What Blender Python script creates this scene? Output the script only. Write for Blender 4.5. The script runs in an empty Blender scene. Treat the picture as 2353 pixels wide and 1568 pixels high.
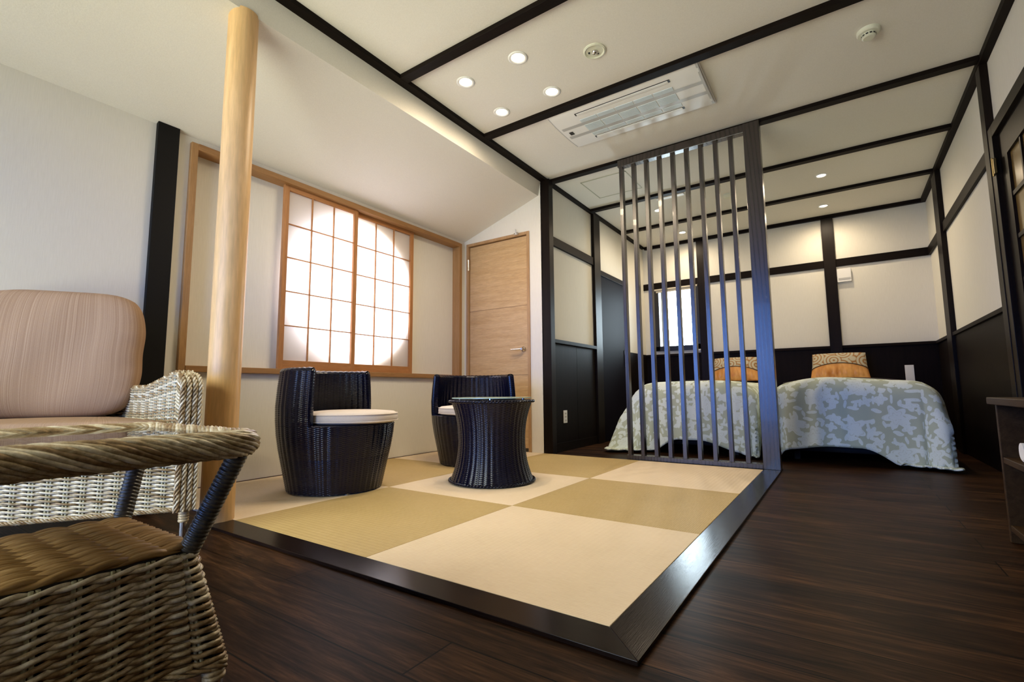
import bpy, bmesh, math, random
from mathutils import Vector, Matrix
random.seed(7)
PI = math.pi
SC = bpy.context.scene
COL = SC.collection

# ------------------------------------------------------------------ camera
cam_d = bpy.data.cameras.new('camera'); cam = bpy.data.objects.new('camera', cam_d); COL.objects.link(cam)
yaw, pitch, roll = 0.5984, 0.1044, -0.008
fw = Vector((-math.sin(yaw)*math.cos(pitch), math.cos(yaw)*math.cos(pitch), math.sin(pitch)))
rt = Vector((math.cos(yaw), math.sin(yaw), 0)); up = rt.cross(fw)
r2 = rt*math.cos(roll)+up*math.sin(roll); u2 = -rt*math.sin(roll)+up*math.cos(roll)
M = Matrix((r2, u2, -fw)).transposed().to_4x4(); M.translation = Vector((0.4917, -1.1217, 0.5548))
cam.matrix_world = M
cam_d.sensor_fit = 'HORIZONTAL'; cam_d.sensor_width = 36.0; cam_d.lens = 36.0*1107.36/2353.0
cam_d.clip_start = 0.02
SC.camera = cam
# ------------------------------------------------------------------ colour management
SC.view_settings.view_transform = 'Standard'; SC.view_settings.look = 'None'
SC.view_settings.exposure = 0.62; SC.view_settings.gamma = 1.0; SC.view_settings.use_curve_mapping = False
# ------------------------------------------------------------------ sky
w = bpy.data.worlds.new('world'); SC.world = w; w.use_nodes = True
nt = w.node_tree; nt.nodes.clear()
out = nt.nodes.new('ShaderNodeOutputWorld'); bg = nt.nodes.new('ShaderNodeBackground')
tc = nt.nodes.new('ShaderNodeTexCoord'); sp = nt.nodes.new('ShaderNodeSeparateXYZ')
nt.links.new(tc.outputs['Generated'], sp.inputs[0])
def wr(inp, stops):
    r = nt.nodes.new('ShaderNodeValToRGB'); el = r.color_ramp.elements
    el[0].position, el[0].color = stops[0][0], (*stops[0][1], 1); el[1].position, el[1].color = stops[-1][0], (*stops[-1][1], 1)
    for p, c in stops[1:-1]: e = el.new(p); e.color = (*c, 1)
    nt.links.new(inp, r.inputs[0]); return r
mr = nt.nodes.new('ShaderNodeMapRange'); mr.inputs[1].default_value = -1; mr.inputs[2].default_value = 1
nt.links.new(sp.outputs[2], mr.inputs[0])
# south side (behind the camera): clear deep blue low sky over shaded garden, brighter above
south = wr(mr.outputs[0], [(0.0, (1.02,.93,.74)), (.37, (1.0,.92,.75)), (.44, (.12,.24,.68)), (.50, (.085,.205,.80)), (.58, (.14,.30,.85)), (.66, (1.05,1.0,.86)), (1.0, (1.1,1.04,.86))])
other = wr(mr.outputs[0], [(0.0, (.34,.34,.38)), (.5, (.48,.49,.60)), (1.0, (.85,.83,.80))])
my = nt.nodes.new('ShaderNodeMapRange'); my.inputs[1].default_value = -.5; my.inputs[2].default_value = .1
nt.links.new(sp.outputs[1], my.inputs[0])
mx = nt.nodes.new('ShaderNodeMixRGB'); nt.links.new(my.outputs[0], mx.inputs[0])
nt.links.new(south.outputs[0], mx.inputs[1]); nt.links.new(other.outputs[0], mx.inputs[2])
ny_ = nt.nodes.new('ShaderNodeMapRange'); ny_.inputs[1].default_value = .80; ny_.inputs[2].default_value = .93
nt.links.new(sp.outputs[1], ny_.inputs[0])
mx2 = nt.nodes.new('ShaderNodeMixRGB'); nt.links.new(ny_.outputs[0], mx2.inputs[0]); nt.links.new(mx.outputs[0], mx2.inputs[1]); mx2.inputs[2].default_value = (2.3, 2.6, 3.0, 1)
nt.links.new(mx2.outputs[0], bg.inputs[0]); bg.inputs[1].default_value = 9.0
nt.links.new(bg.outputs[0], out.inputs[0])

def area(name, loc, direction, sx, sy, power, color, portal=False, spread=None):
    l = bpy.data.lights.new(name, 'AREA'); l.shape = 'RECTANGLE'; l.size = sx; l.size_y = sy
    l.energy = power; l.color = color
    if portal: l.cycles.is_portal = True
    if spread: l.spread = spread
    o = bpy.data.objects.new(name, l); COL.objects.link(o); o.location = loc
    o.rotation_euler = Vector(direction).to_track_quat('-Z', 'Y').to_euler()
    return o
# daylight entering through the garden window behind the camera
area('portal_garden_window', (-1.45, -2.18, 1.02), (0, 1, 0), 2.25, 1.98, 1, (1, 1, 1), portal=True)

# ------------------------------------------------------------------ materials
MATS = {}
def mat(name, col=(.8,.8,.8), rough=.5, metal=0., spec=.5, emit=None, estr=0., build=None, coat=0.):
    if name in MATS: return MATS[name]
    m = bpy.data.materials.new(name); m.use_nodes = True
    b = m.node_tree.nodes['Principled BSDF']
    b.inputs['Base Color'].default_value = (*col, 1); b.inputs['Roughness'].default_value = rough
    b.inputs['Metallic'].default_value = metal; b.inputs['Specular IOR Level'].default_value = spec
    b.inputs['Coat Weight'].default_value = coat
    if emit: b.inputs['Emission Color'].default_value = (*emit, 1); b.inputs['Emission Strength'].default_value = estr
    if build: build(m.node_tree, b)
    MATS[name] = m; return m
def N(t, kind, **kw):
    n = t.nodes.new(kind)
    for k, v in kw.items(): setattr(n, k, v)
    return n
def coords(t, scale=(1,1,1), kind='Object'):
    tcn = N(t, 'ShaderNodeTexCoord'); mp = N(t, 'ShaderNodeMapping'); mp.inputs['Scale'].default_value = scale
    t.links.new(tcn.outputs[kind], mp.inputs[0]); return mp.outputs[0]
def ramp(t, inp, stops):
    r = N(t, 'ShaderNodeValToRGB'); el = r.color_ramp.elements
    el[0].position, el[0].color = stops[0][0], (*stops[0][1], 1); el[1].position, el[1].color = stops[-1][0], (*stops[-1][1], 1)
    for p, c in stops[1:-1]: e = el.new(p); e.color = (*c, 1)
    t.links.new(inp, r.inputs[0]); return r.outputs[0]
def noise(t, co, scale, detail=4, rough=.6, dist=0.):
    n = N(t, 'ShaderNodeTexNoise'); n.inputs['Scale'].default_value = scale; n.inputs['Detail'].default_value = detail
    n.inputs['Roughness'].default_value = rough; n.inputs['Distortion'].default_value = dist
    t.links.new(co, n.inputs['Vector']); return n.outputs['Fac']
def bump(t, b, h, strength=.2, dist=.005):
    bp = N(t, 'ShaderNodeBump'); bp.inputs['Strength'].default_value = strength; bp.inputs['Distance'].default_value = dist
    t.links.new(h, bp.inputs['Height']); t.links.new(bp.outputs[0], b.inputs['Normal'])
def mul(t, a, bcol, fac=1.):
    m = N(t, 'ShaderNodeMixRGB', blend_type='MULTIPLY'); m.inputs[0].default_value = fac
    t.links.new(a, m.inputs[1]); t.links.new(bcol, m.inputs[2]); return m.outputs[0]

def b_wall(c1, c2, sc=(260, 260, 12), st=.12):
    def f(t, b):
        co = coords(t, sc); n = noise(t, co, 1.0, 3)
        t.links.new(ramp(t, n, [(.3, c1), (.7, c2)]), b.inputs['Base Color'])
        bump(t, b, n, st, .002)
    return f
WALL = mat('plaster_wallpaper', rough=.85, spec=.2, build=b_wall((.75,.725,.64), (.80,.775,.69)))
CEIL = mat('ceiling_wallpaper', rough=.9, spec=.15, build=b_wall((.765,.74,.675), (.815,.79,.725), (150,150,150), .2))
def b_wood(c1, c2, axis_scale, wave=6., bstr=.08, dist=3.0):
    def f(t, b):
        co = coords(t, axis_scale); n = noise(t, co, 1.0, 6, .65, dist*.3)
        co2 = coords(t, tuple(a*8 for a in axis_scale)); n2 = noise(t, co2, 1.0, 3)
        c = ramp(t, n, [(.3, c1), (.5, tuple((a+q)/2 for a, q in zip(c1, c2))), (.72, c2)])
        g = ramp(t, n2, [(.3, (.78,.78,.78)), (.7, (1,1,1))])
        t.links.new(mul(t, c, g), b.inputs['Base Color'])
        bump(t, b, n2, bstr, .002)
    return f
DARK_Z = mat('dark_stained_wood_vertical', rough=.42, spec=.14, build=b_wood((.005,.0033,.0024), (.013,.0075,.005), (28,28,2)))
DARK_Y = mat('dark_stained_wood_lengthwise', rough=.5, spec=.08, build=b_wood((.006,.004,.003), (.013,.008,.006), (28,2,28)))
DARK_X = mat('dark_stained_wood_crosswise', rough=.5, spec=.08, build=b_wood((.006,.004,.003), (.013,.008,.006), (2,28,28)))
def b_screen(t, b):
    co = coords(t, (14, 14, 1.3)); n = noise(t, co, 1.0, 3, .5, .6)
    wv = N(t, 'ShaderNodeTexWave', wave_type='RINGS', rings_direction='SPHERICAL'); wv.inputs['Scale'].default_value = .9
    wv.inputs['Distortion'].default_value = 4.0; wv.inputs['Detail'].default_value = 2
    t.links.new(co, wv.inputs['Vector'])
    co2 = coords(t, (220, 220, 9)); n2 = noise(t, co2, 1.0, 3)
    t.links.new(ramp(t, wv.outputs[0], [(.2, (.012,.007,.0045)), (.8, (.024,.014,.010))]), b.inputs['Base Color'])
    rr = N(t, 'ShaderNodeMapRange'); rr.inputs[3].default_value = .27; rr.inputs[4].default_value = .33
    t.links.new(wv.outputs[0], rr.inputs[0]); t.links.new(rr.outputs[0], b.inputs['Roughness'])
SCREENW = mat('screen_stained_cedar', spec=1.0, coat=.12, build=b_screen)
FRAMEW = mat('tatami_frame_board_wood', rough=.19, spec=.11, build=b_wood((.007,.004,.0035), (.016,.009,.007), (3,40,40), bstr=.06))
FRAMEWY = mat('tatami_frame_board_wood_long', rough=.19, spec=.11, build=b_wood((.007,.004,.0035), (.016,.009,.007), (60,2,60), bstr=.14))
PANELD = mat('dark_wainscot_panel', rough=.5, spec=.08, build=b_wood((.005,.0032,.0028), (.010,.006,.005), (30,30,2.2)))
def b_floor(t, b):
    co = coords(t)
    br = N(t, 'ShaderNodeTexBrick'); br.offset = .37; br.offset_frequency = 2
    br.inputs['Scale'].default_value = 1.0; br.inputs['Mortar Size'].default_value = .0022
    br.inputs['Brick Width'].default_value = 1.82; br.inputs['Row Height'].default_value = .152
    br.inputs['Color1'].default_value = (1, 1, 1, 1); br.inputs['Color2'].default_value = (.62, .62, .62, 1)
    br.inputs['Mortar'].default_value = (.03, .03, .03, 1); br.inputs['Bias'].default_value = 0
    mp = N(t, 'ShaderNodeMapping'); mp.inputs['Location'].default_value = (.28, -.062+.152*0, 0)
    t.links.new(co, mp.inputs[0]); t.links.new(mp.outputs[0], br.inputs['Vector'])
    co1 = coords(t, (1.1, 11, 11)); n = noise(t, co1, 1.0, 6, .7, 1.8)
    co2 = coords(t, (9, 150, 150)); n2 = noise(t, co2, 1.0, 4)
    c = ramp(t, n, [(.3, (.008,.0034,.0015)), (.5, (.045,.020,.009)), (.70, (.13,.060,.026))])
    g = ramp(t, n2, [(.35, (.42,.42,.42)), (.62, (1,1,1))])
    t.links.new(mul(t, mul(t, c, g), br.outputs[0]), b.inputs['Base Color'])
    bump(t, b, n2, .08, .002)
FLOOR = mat('dark_walnut_floorboards', rough=.42, spec=.04, build=b_floor)
def b_tatami(c1, c2, turn):
    def f(t, b):
        s = (300, 24, 24) if turn else (24, 300, 24)
        co = coords(t, s); n = noise(t, co, 1.0, 3)
        wv = N(t, 'ShaderNodeTexWave', wave_type='BANDS', bands_direction='Y' if not turn else 'X'); wv.inputs['Scale'].default_value = 38
        t.links.new(coords(t), wv.inputs['Vector'])
        wv2 = N(t, 'ShaderNodeTexWave', wave_type='BANDS', bands_direction='X' if not turn else 'Y'); wv2.inputs['Scale'].default_value = 14
        t.links.new(coords(t), wv2.inputs['Vector'])
        big = noise(t, coords(t, (3, 3, 3)), 1.0, 3)
        c = ramp(t, n, [(.25, c1), (.75, c2)])
        g = ramp(t, wv.outputs[0], [(0., (.9,.9,.88)), (1., (1,1,1))])
        g2 = ramp(t, big, [(.3, (.93,.93,.9)), (.7, (1,1,1))])
        t.links.new(mul(t, mul(t, c, g), g2), b.inputs['Base Color'])
        mm = N(t, 'ShaderNodeMath', operation='ADD'); t.links.new(wv.outputs[0], mm.inputs[0]); t.links.new(wv2.outputs[0], mm.inputs[1])
        bump(t, b, mm.outputs[0], .22, .0015)
    return f
TATL = mat('tatami_weave_lit_tone', rough=.62, spec=.25, build=b_tatami((.80,.635,.455), (.90,.755,.57), False))  # one mat material; how light catches this weave direction is put into its colour
TATD = mat('tatami_weave_shaded_tone', rough=.62, spec=.25, build=b_tatami((.47,.335,.135), (.60,.445,.215), True))  # same mat turned crosswise; its darker look under light is painted as base colour
def b_oak(c1, c2, s):
    return b_wood(c1, c2, s, bstr=.04, dist=1.0)
OAKH = mat('light_oak_veneer_horizontal', rough=.42, spec=.3, build=b_oak((.54,.345,.155), (.68,.47,.25), (2.2, 6, 26)))
OAKV = mat('light_oak_vertical', rough=.42, spec=.3, build=b_oak((.42,.245,.11), (.55,.35,.18), (26, 26, 2)))
CEDZ = mat('reddish_cedar_vertical', rough=.5, spec=.25, build=b_oak((.40,.17,.055), (.52,.25,.095), (30, 30, 2)))
CEDY = mat('reddish_cedar_horizontal', rough=.5, spec=.25, build=b_oak((.40,.17,.055), (.52,.25,.095), (30, 2, 30)))
CASZ = mat('casing_wood_vertical', rough=.5, spec=.25, build=b_oak((.36,.19,.07), (.47,.27,.115), (30, 30, 2)))
CASY = mat('casing_wood_horizontal', rough=.5, spec=.25, build=b_oak((.33,.165,.06), (.43,.235,.095), (30, 2, 30)))
LOG = mat('polished_cypress_log', rough=.38, spec=.4, build=b_oak((.70,.42,.17), (.84,.56,.28), (9, 9, .9)))
WHITEP = mat('white_plastic', (.86,.86,.84), .45, spec=.3)
CREAMP = mat('cream_plastic', (.74,.75,.62), .4)
GREYP = mat('light_grey_plastic', (.50,.50,.49), .4)
BLUEP = mat('pale_blue_grille', (.62,.70,.74), .5)
BLACKP = mat('black_plastic', (.01,.01,.012), .35)
CHROME = mat('brushed_chrome', (.75,.73,.70), .22, 1.0)
METAL = mat('silver_foot', (.8,.8,.82), .15, 1.0)
BRASSD = mat('aged_brass', (.35,.27,.12), .35, 1.0)
ALUB = mat('black_window_aluminium', (.012,.012,.013), .35, .0)
def b_blackrattan(t, b):
    n = noise(t, coords(t, (60, 60, 200)), 1.0, 2)
    t.links.new(ramp(t, n, [(.3, (.0015,.0018,.008)), (.7, (.003,.004,.020))]), b.inputs['Base Color'])
BRAT = mat('black_woven_resin', rough=.2, spec=.42, build=b_blackrattan)
def b_wicker(t, b):
    n = noise(t, coords(t, (45, 45, 130)), 1.0, 4, .7)
    n2 = noise(t, coords(t, (420, 420, 420)), 1.0, 2)
    c = ramp(t, n, [(.25, (.20,.13,.06)), (.45, (.40,.29,.15)), (.6, (.58,.47,.30)), (.8, (.74,.66,.50))])
    t.links.new(mul(t, c, ramp(t, n2, [(.3, (.75,.75,.75)), (.7, (1,1,1))])), b.inputs['Base Color'])
WICK = mat('weathered_wicker', rough=.38, spec=.5, build=b_wicker)
def wick(c0, c1, c2):
    def f(t, b):
        n = noise(t, coords(t, (70, 70, 70)), 1.0, 3, .7)
        t.links.new(ramp(t, n, [(.3, c0), (.5, c1), (.75, c2)]), b.inputs['Base Color'])
    return f
WICKA = mat('pale_cane', rough=.33, spec=.5, build=wick((.42,.34,.20), (.66,.57,.40), (.85,.78,.62)))
WICKB = mat('brown_cane', rough=.36, spec=.5, build=wick((.14,.08,.03), (.28,.18,.08), (.45,.32,.17)))
WICKSET = [WICK, WICKA, WICKB]
WICKS = mat('wicker_stake', (.44,.42,.27), .4)
def b_strip(t, b):
    n = noise(t, coords(t, (120, 10, 10)), 1.0, 4, .7)
    c = ramp(t, n, [(.3, (.16,.085,.025)), (.55, (.36,.21,.075)), (.8, (.55,.38,.17))])
    t.links.new(c, b.inputs['Base Color'])
STRIP = mat('brown_flat_cane', rough=.45, spec=.4, build=b_strip)
LINER = mat('gap_shade_behind_weave', (.015,.011,.007), .7)  # added behind and under weaves; dark colour stands in for shade in their gaps
WRAP = mat('dark_wrapped_cane', rough=.35, spec=.5, build=lambda t, b: t.links.new(ramp(t, noise(t, coords(t, (60,60,60)), 1.0, 3), [(.3, (.030,.026,.018)), (.7, (.10,.085,.055))]), b.inputs['Base Color']))
def b_cush(t, b):
    wv = N(t, 'ShaderNodeTexNoise'); wv.inputs['Scale'].default_value = 1.0; wv.inputs['Detail'].default_value = 2
    t.links.new(coords(t, (230, .7, 1), 'UV'), wv.inputs['Vector'])
    n2 = noise(t, coords(t, (500, 500, 500)), 1.0, 2)
    c = ramp(t, wv.outputs['Fac'], [(.30, (.33,.205,.125)), (.70, (.46,.31,.20))])
    t.links.new(mul(t, c, ramp(t, n2, [(.3, (.85,.85,.85)), (.7, (1,1,1))])), b.inputs['Base Color'])
    bump(t, b, n2, .15, .002)
CUSH = mat('striped_taupe_fabric', rough=.85, spec=.15, build=b_cush)
SEATW = mat('cream_canvas', rough=.8, spec=.2, build=b_wall((.70,.62,.55), (.78,.70,.63), (300,300,300), .2))
PAPER = bpy.data.materials.new('shoji_paper'); PAPER.use_nodes = True
t = PAPER.node_tree; t.nodes.clear(); o_ = t.nodes.new('ShaderNodeOutputMaterial')
d_ = t.nodes.new('ShaderNodeBsdfDiffuse'); d_.inputs[0].default_value = (.84,.78,.72, 1)
tr_ = t.nodes.new('ShaderNodeBsdfTranslucent'); tr_.inputs[0].default_value = (.86,.80,.80, 1)
ms_ = t.nodes.new('ShaderNodeMixShader'); ms_.inputs[0].default_value = .5
t.links.new(d_.outputs[0], ms_.inputs[1]); t.links.new(tr_.outputs[0], ms_.inputs[2]); t.links.new(ms_.outputs[0], o_.inputs[0])
def glassmat(name, col, mixf=.9):
    m = bpy.data.materials.new(name); m.use_nodes = True; t = m.node_tree; t.nodes.clear()
    o = t.nodes.new('ShaderNodeOutputMaterial'); g = t.nodes.new('ShaderNodeBsdfGlossy'); g.inputs['Roughness'].default_value = .01
    tr = t.nodes.new('ShaderNodeBsdfTransparent'); tr.inputs[0].default_value = (*col, 1)
    fr = t.nodes.new('ShaderNodeFresnel'); fr.inputs[0].default_value = 1.5; mx = t.nodes.new('ShaderNodeMixShader')
    t.links.new(fr.outputs[0], mx.inputs[0]); t.links.new(tr.outputs[0], mx.inputs[1]); t.links.new(g.outputs[0], mx.inputs[2])
    t.links.new(mx.outputs[0], o.inputs[0]); return m
GLASS = glassmat('clear_glass', (.93,.97,.95))
GLASSE = mat('green_glass_edge', (.55,.68,.52), .2, spec=.5)
LAMPW = mat('lit_downlight_lens', (1,.95,.85), .4, emit=(1., .88, .68), estr=9.0)
def b_flor(t, b):
    # two sizes of roses plus leaves, drawn from cell centres
    uv = N(t, 'ShaderNodeUVMap'); base = uv.outputs[0]
    ns = N(t, 'ShaderNodeTexNoise'); ns.inputs['Scale'].default_value = 14; ns.inputs['Detail'].default_value = 2
    t.links.new(base, ns.inputs['Vector'])
    masks = []
    def M_(op, a, bb=None, c=None):
        m = N(t, 'ShaderNodeMath', operation=op)
        for i, v in enumerate((a, bb, c)):
            if v is None: continue
            if isinstance(v, (int, float)): m.inputs[i].default_value = v
            else: t.links.new(v, m.inputs[i])
        return m.outputs[0]
    def flower(scale, rad, petals, off, stretch=(1,1)):
        mp = N(t, 'ShaderNodeMapping'); mp.inputs['Location'].default_value = (off, off*1.7, 0); mp.inputs['Scale'].default_value = (stretch[0], stretch[1], 1)
        mp.inputs['Rotation'].default_value = (0, 0, off)
        t.links.new(base, mp.inputs[0])
        vo = N(t, 'ShaderNodeTexVoronoi', voronoi_dimensions='2D'); vo.inputs['Scale'].default_value = scale; vo.inputs['Randomness'].default_value = .75
        t.links.new(mp.outputs[0], vo.inputs['Vector'])
        sub = N(t, 'ShaderNodeVectorMath', operation='SUBTRACT'); t.links.new(mp.outputs[0], sub.inputs[0]); t.links.new(vo.outputs['Position'], sub.inputs[1])
        sx = N(t, 'ShaderNodeSeparateXYZ'); t.links.new(sub.outputs[0], sx.inputs[0])
        ang = M_('ARCTAN2', sx.outputs[1], sx.outputs[0])
        sc = N(t, 'ShaderNodeSeparateColor'); t.links.new(vo.outputs['Color'], sc.inputs[0])
        a2 = M_('ADD', M_('MULTIPLY', ang, float(petals)), M_('MULTIPLY', sc.outputs[0], 6.28))
        rr = M_('MULTIPLY_ADD', M_('COSINE', a2), .24, .80)
        rr = M_('MULTIPLY', rr, M_('MULTIPLY_ADD', ns.outputs[0], .5, .75))
        d = M_('DIVIDE', vo.outputs['Distance'], M_('MULTIPLY', rr, rad))
        solid = M_('LESS_THAN', d, 1.0)
        # petal lines inside
        ringm = M_('SINE', M_('ADD', M_('MULTIPLY', d, 15.0), M_('MULTIPLY', ang, 2.0)))
        line = M_('GREATER_THAN', ringm, .86)
        return M_('SUBTRACT', solid, M_('MULTIPLY', M_('MULTIPLY', line, solid), .38))
    f1 = flower(4.2, .335, 5, 0.3)
    f2 = flower(7.5, .29, 4, 2.1)
    f3 = flower(8.0, .29, 2, 4.4, (1.0, 2.0))
    f4 = flower(9.0, .26, 2, 7.9, (2.1, 1.0))
    mm = M_('MAXIMUM', M_('MAXIMUM', f1, f2), M_('MAXIMUM', f3, f4))
    t.links.new(ramp(t, mm, [(0., (.57,.63,.48)), (1., (.86,.95,.90))]), b.inputs['Base Color'])
    n = noise(t, coords(t, (400,400,400)), 1.0, 2); bump(t, b, n, .1, .002)
FLOR = mat('sage_floral_duvet', rough=.8, spec=.2, build=b_flor)
SHEET = mat('cream_bed_linen', rough=.85, spec=.2, build=b_wall((.68,.55,.44), (.76,.64,.53), (120,120,120), .1))
SATIN = mat('orange_gold_satin', (.62,.24,.045), .32, spec=.5, build=lambda t, b: (t.links.new(ramp(t, noise(t, coords(t, (5,5,2)), 3.0, 2), [(.3, (.50,.17,.025)), (.7, (.80,.40,.12))]), b.inputs['Base Color'])))
def b_broc(t, b):
    co = coords(t, (1, 1, 1))
    vo = N(t, 'ShaderNodeTexVoronoi'); vo.inputs['Scale'].default_value = 8; t.links.new(co, vo.inputs['Vector'])
    wv = N(t, 'ShaderNodeMath', operation='SINE'); mm = N(t, 'ShaderNodeMath', operation='MULTIPLY'); mm.inputs[1].default_value = 26
    t.links.new(vo.outputs['Distance'], mm.inputs[0]); t.links.new(mm.outputs[0], wv.inputs[0])
    t.links.new(ramp(t, wv.outputs[0], [(.0, (.50,.45,.32)), (.45, (.46,.40,.26)), (.55, (.34,.16,.05)), (.75, (.30,.19,.08)), (1., (.36,.15,.04))]), b.inputs['Base Color'])
BROC = mat('paisley_brocade', rough=.6, spec=.3, build=b_broc)
PIPING = mat('dark_brown_piping', (.03,.012,.006), .6)
WALNUT = mat('brown_cabinet_wood', rough=.5, spec=.1, build=b_wood((.035,.018,.008), (.075,.042,.019), (28,2,28)))
GLITCH = mat('amber_door_glass', (.20,.13,.04), .2)
BEDBASE = mat('black_bed_base', (.01,.01,.011), .7)
SHADE = mat('cream_roller_blind', (.55,.50,.40), .8)

# ------------------------------------------------------------------ mesh helpers
class MB:
    def __init__(s): s.v = []; s.f = []; s.mi = {}
    def box(s, x0, x1, y0, y1, z0, z1):
        n = len(s.v); s.v += [(x,y,z) for z in (z0,z1) for y in (y0,y1) for x in (x0,x1)]
        s.f += [tuple(n+i for i in q) for q in ((0,2,3,1),(4,5,7,6),(0,1,5,4),(2,6,7,3),(0,4,6,2),(1,3,7,5))]; return s
    def quad(s, a, b, c, d):
        n = len(s.v); s.v += [a,b,c,d]; s.f.append((n,n+1,n+2,n+3)); return s
    def grid(s, pts, closeu=False, closev=False):
        nu, nv = len(pts), len(pts[0]); n = len(s.v)
        for r in pts: s.v += [tuple(p) for p in r]
        for i in range(nu if closeu else nu-1):
            for j in range(nv if closev else nv-1):
                a, b = i, (i+1) % nu; c, d = j, (j+1) % nv
                s.f.append((n+a*nv+c, n+b*nv+c, n+b*nv+d, n+a*nv+d))
        return s
    def fan(s, ring, flip=False):
        n = len(s.v); s.v += [tuple(p) for p in ring]; ids = list(range(n, n+len(ring)))
        s.f.append(tuple(ids[::-1] if flip else ids)); return s
    def tube(s, path, r, seg=6, closed=False, caps=True, mi=0):
        f0 = len(s.f)
        P = [Vector(p) for p in path]; m = len(P)
        rad = r if isinstance(r, (list, tuple)) else [r]*m
        if closed: T = [(P[(i+1) % m]-P[i-1]).normalized() for i in range(m)]
        else: T = [(P[min(i+1, m-1)]-P[max(i-1, 0)]).normalized() for i in range(m)]
        ref = Vector((0,0,1)) if abs(T[0].z) < .9 else Vector((1,0,0))
        nrm = (ref-T[0]*ref.dot(T[0])).normalized(); rows = []; fr = []
        for i in range(m):
            nrm = nrm-T[i]*nrm.dot(T[i])
            if nrm.length < 1e-6: nrm = T[i].orthogonal()
            nrm.normalize(); fr.append((nrm.copy(), T[i].cross(nrm)))
        tw = 0.
        if closed:      # spread the closing twist evenly so that the loop joins without a pinch
            e = (nrm-T[0]*nrm.dot(T[0])).normalized(); tw = math.atan2(e.dot(fr[0][1]), e.dot(fr[0][0]))
        for i in range(m):
            a0 = -tw*i/m; rows.append([P[i]+(fr[i][0]*math.cos(2*PI*k/seg+a0)+fr[i][1]*math.sin(2*PI*k/seg+a0))*rad[i] for k in range(seg)])
        s.grid(rows, closeu=closed, closev=True)
        if not closed and caps: s.fan(rows[0], True); s.fan(rows[-1])
        if mi:
            for q in range(f0, len(s.f)): s.mi[q] = mi
        return s
    def lathe(s, prof, cx=0, cy=0, seg=32, capb=True, capt=True):
        rows = [[(cx+r*math.cos(2*PI*k/seg), cy+r*math.sin(2*PI*k/seg), z) for k in range(seg)] for r, z in prof]
        s.grid(rows, closev=True)
        if capb: s.fan(rows[0], True)
        if capt: s.fan(rows[-1])
        return s
    def extrude_poly(s, poly, fn):   # poly 2d points, fn(p, side)->3d
        n = len(poly); a = [fn(p, 0) for p in poly]; b = [fn(p, 1) for p in poly]
        k = len(s.v); s.v += a+b
        s.f.append(tuple(range(k, k+n))[::-1]); s.f.append(tuple(range(k+n, k+2*n)))
        for i in range(n): j = (i+1) % n; s.f.append((k+i, k+j, k+n+j, k+n+i))
        return s
    def build(s, name, m, parent=None, smooth=False, bevel=0., subsurf=0, uv=None):
        me = bpy.data.meshes.new(name); me.from_pydata([tuple(p) for p in s.v], [], s.f); me.update()
        if m:
            for q in (WICKSET if (m is WICK and s.mi) else [m]): me.materials.append(q)
            for q, k in s.mi.items(): me.polygons[q].material_index = k
        if smooth: me.polygons.foreach_set('use_smooth', [True]*len(me.polygons))
        if uv:
            l = me.uv_layers.new(name='UVMap')
            for lp in me.loops: l.data[lp.index].uv = uv[lp.vertex_index]
        o = bpy.data.objects.new(name, me); COL.objects.link(o)
        if parent: o.parent = parent
        if bevel: b = o.modifiers.new('bevel', 'BEVEL'); b.width = bevel; b.segments = 2; b.limit_method = 'ANGLE'
        if subsurf: b = o.modifiers.new('sub', 'SUBSURF'); b.levels = b.render_levels = subsurf
        return o
def tag(o, label, cat, group=None, kind=None):
    o['label'] = label; o['category'] = cat
    if group: o['group'] = group
    if kind: o['kind'] = kind
    return o
def empty(name, loc=(0,0,0), rz=0.):
    o = bpy.data.objects.new(name, None); o.empty_display_size = .1; COL.objects.link(o); o.location = loc; o.rotation_euler = (0,0,rz); return o
def struct(o, label=None, cat=None):
    o['kind'] = 'structure'
    if label: o['label'] = label
    if cat: o['category'] = cat
    return o
def B(*a): return MB().box(*a)

# ================================================================== ROOM SHELL
XW, XL, XR = -2.70, -1.74, 1.351        # window wall, bedroom left wall, right wall
Y3, YB, YF = 2.685, 5.473, -2.20        # door wall, bedroom back wall, garden window wall
HB, HC = 2.543, 2.571                   # underside of battens, ceiling panels
ZD, ZM0, ZM1 = 1.042, 1.952, 2.039
struct(B(XW-.2, XR+.15, YF-.15, YB+.2, -.14, -.012).build('floor', FLOOR), 'dark walnut floorboards around and beyond the tatami', 'floor')
# flat ceiling
struct(B(XL-.09, XR+.15, YF-.15, YB+.2, HC, HC+.1).build('ceiling', CEIL), 'off-white papered flat ceiling divided by dark battens', 'ceiling')
# sloping ceiling over the window side
def slz(x): return 2.12+(x-XW)*(.300/.94)
s = MB(); xs = (XW-.15, -1.758)
s.extrude_poly([(XW-.15, slz(XW-.15)), (-1.790, slz(-1.790)), (-1.790, HC+.1), (XW-.15, HC+.1)], lambda p, k: (p[0], (YF-.15, Y3+.0)[k], p[1]))
struct(s.build('ceiling_sloped', CEIL), 'white ceiling sloping down to the window wall', 'ceiling')
# window wall with the recess and round opening
wy0, wy1, wz0, wz1 = .125, 2.578, .72, 2.045
s = MB(); s.box(XW-.25, XW, YF-.15, wy0, -.012, 2.6); s.box(XW-.25, XW, wy1, Y3+.1, -.012, 2.6)
s.box(XW-.25, XW, wy0, wy1, -.012, wz0); s.box(XW-.25, XW, wy0, wy1, wz1, 2.6)
struct(s.build('wall_left', WALL), 'white papered wall holding the wide paper-screened window', 'wall')
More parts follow.
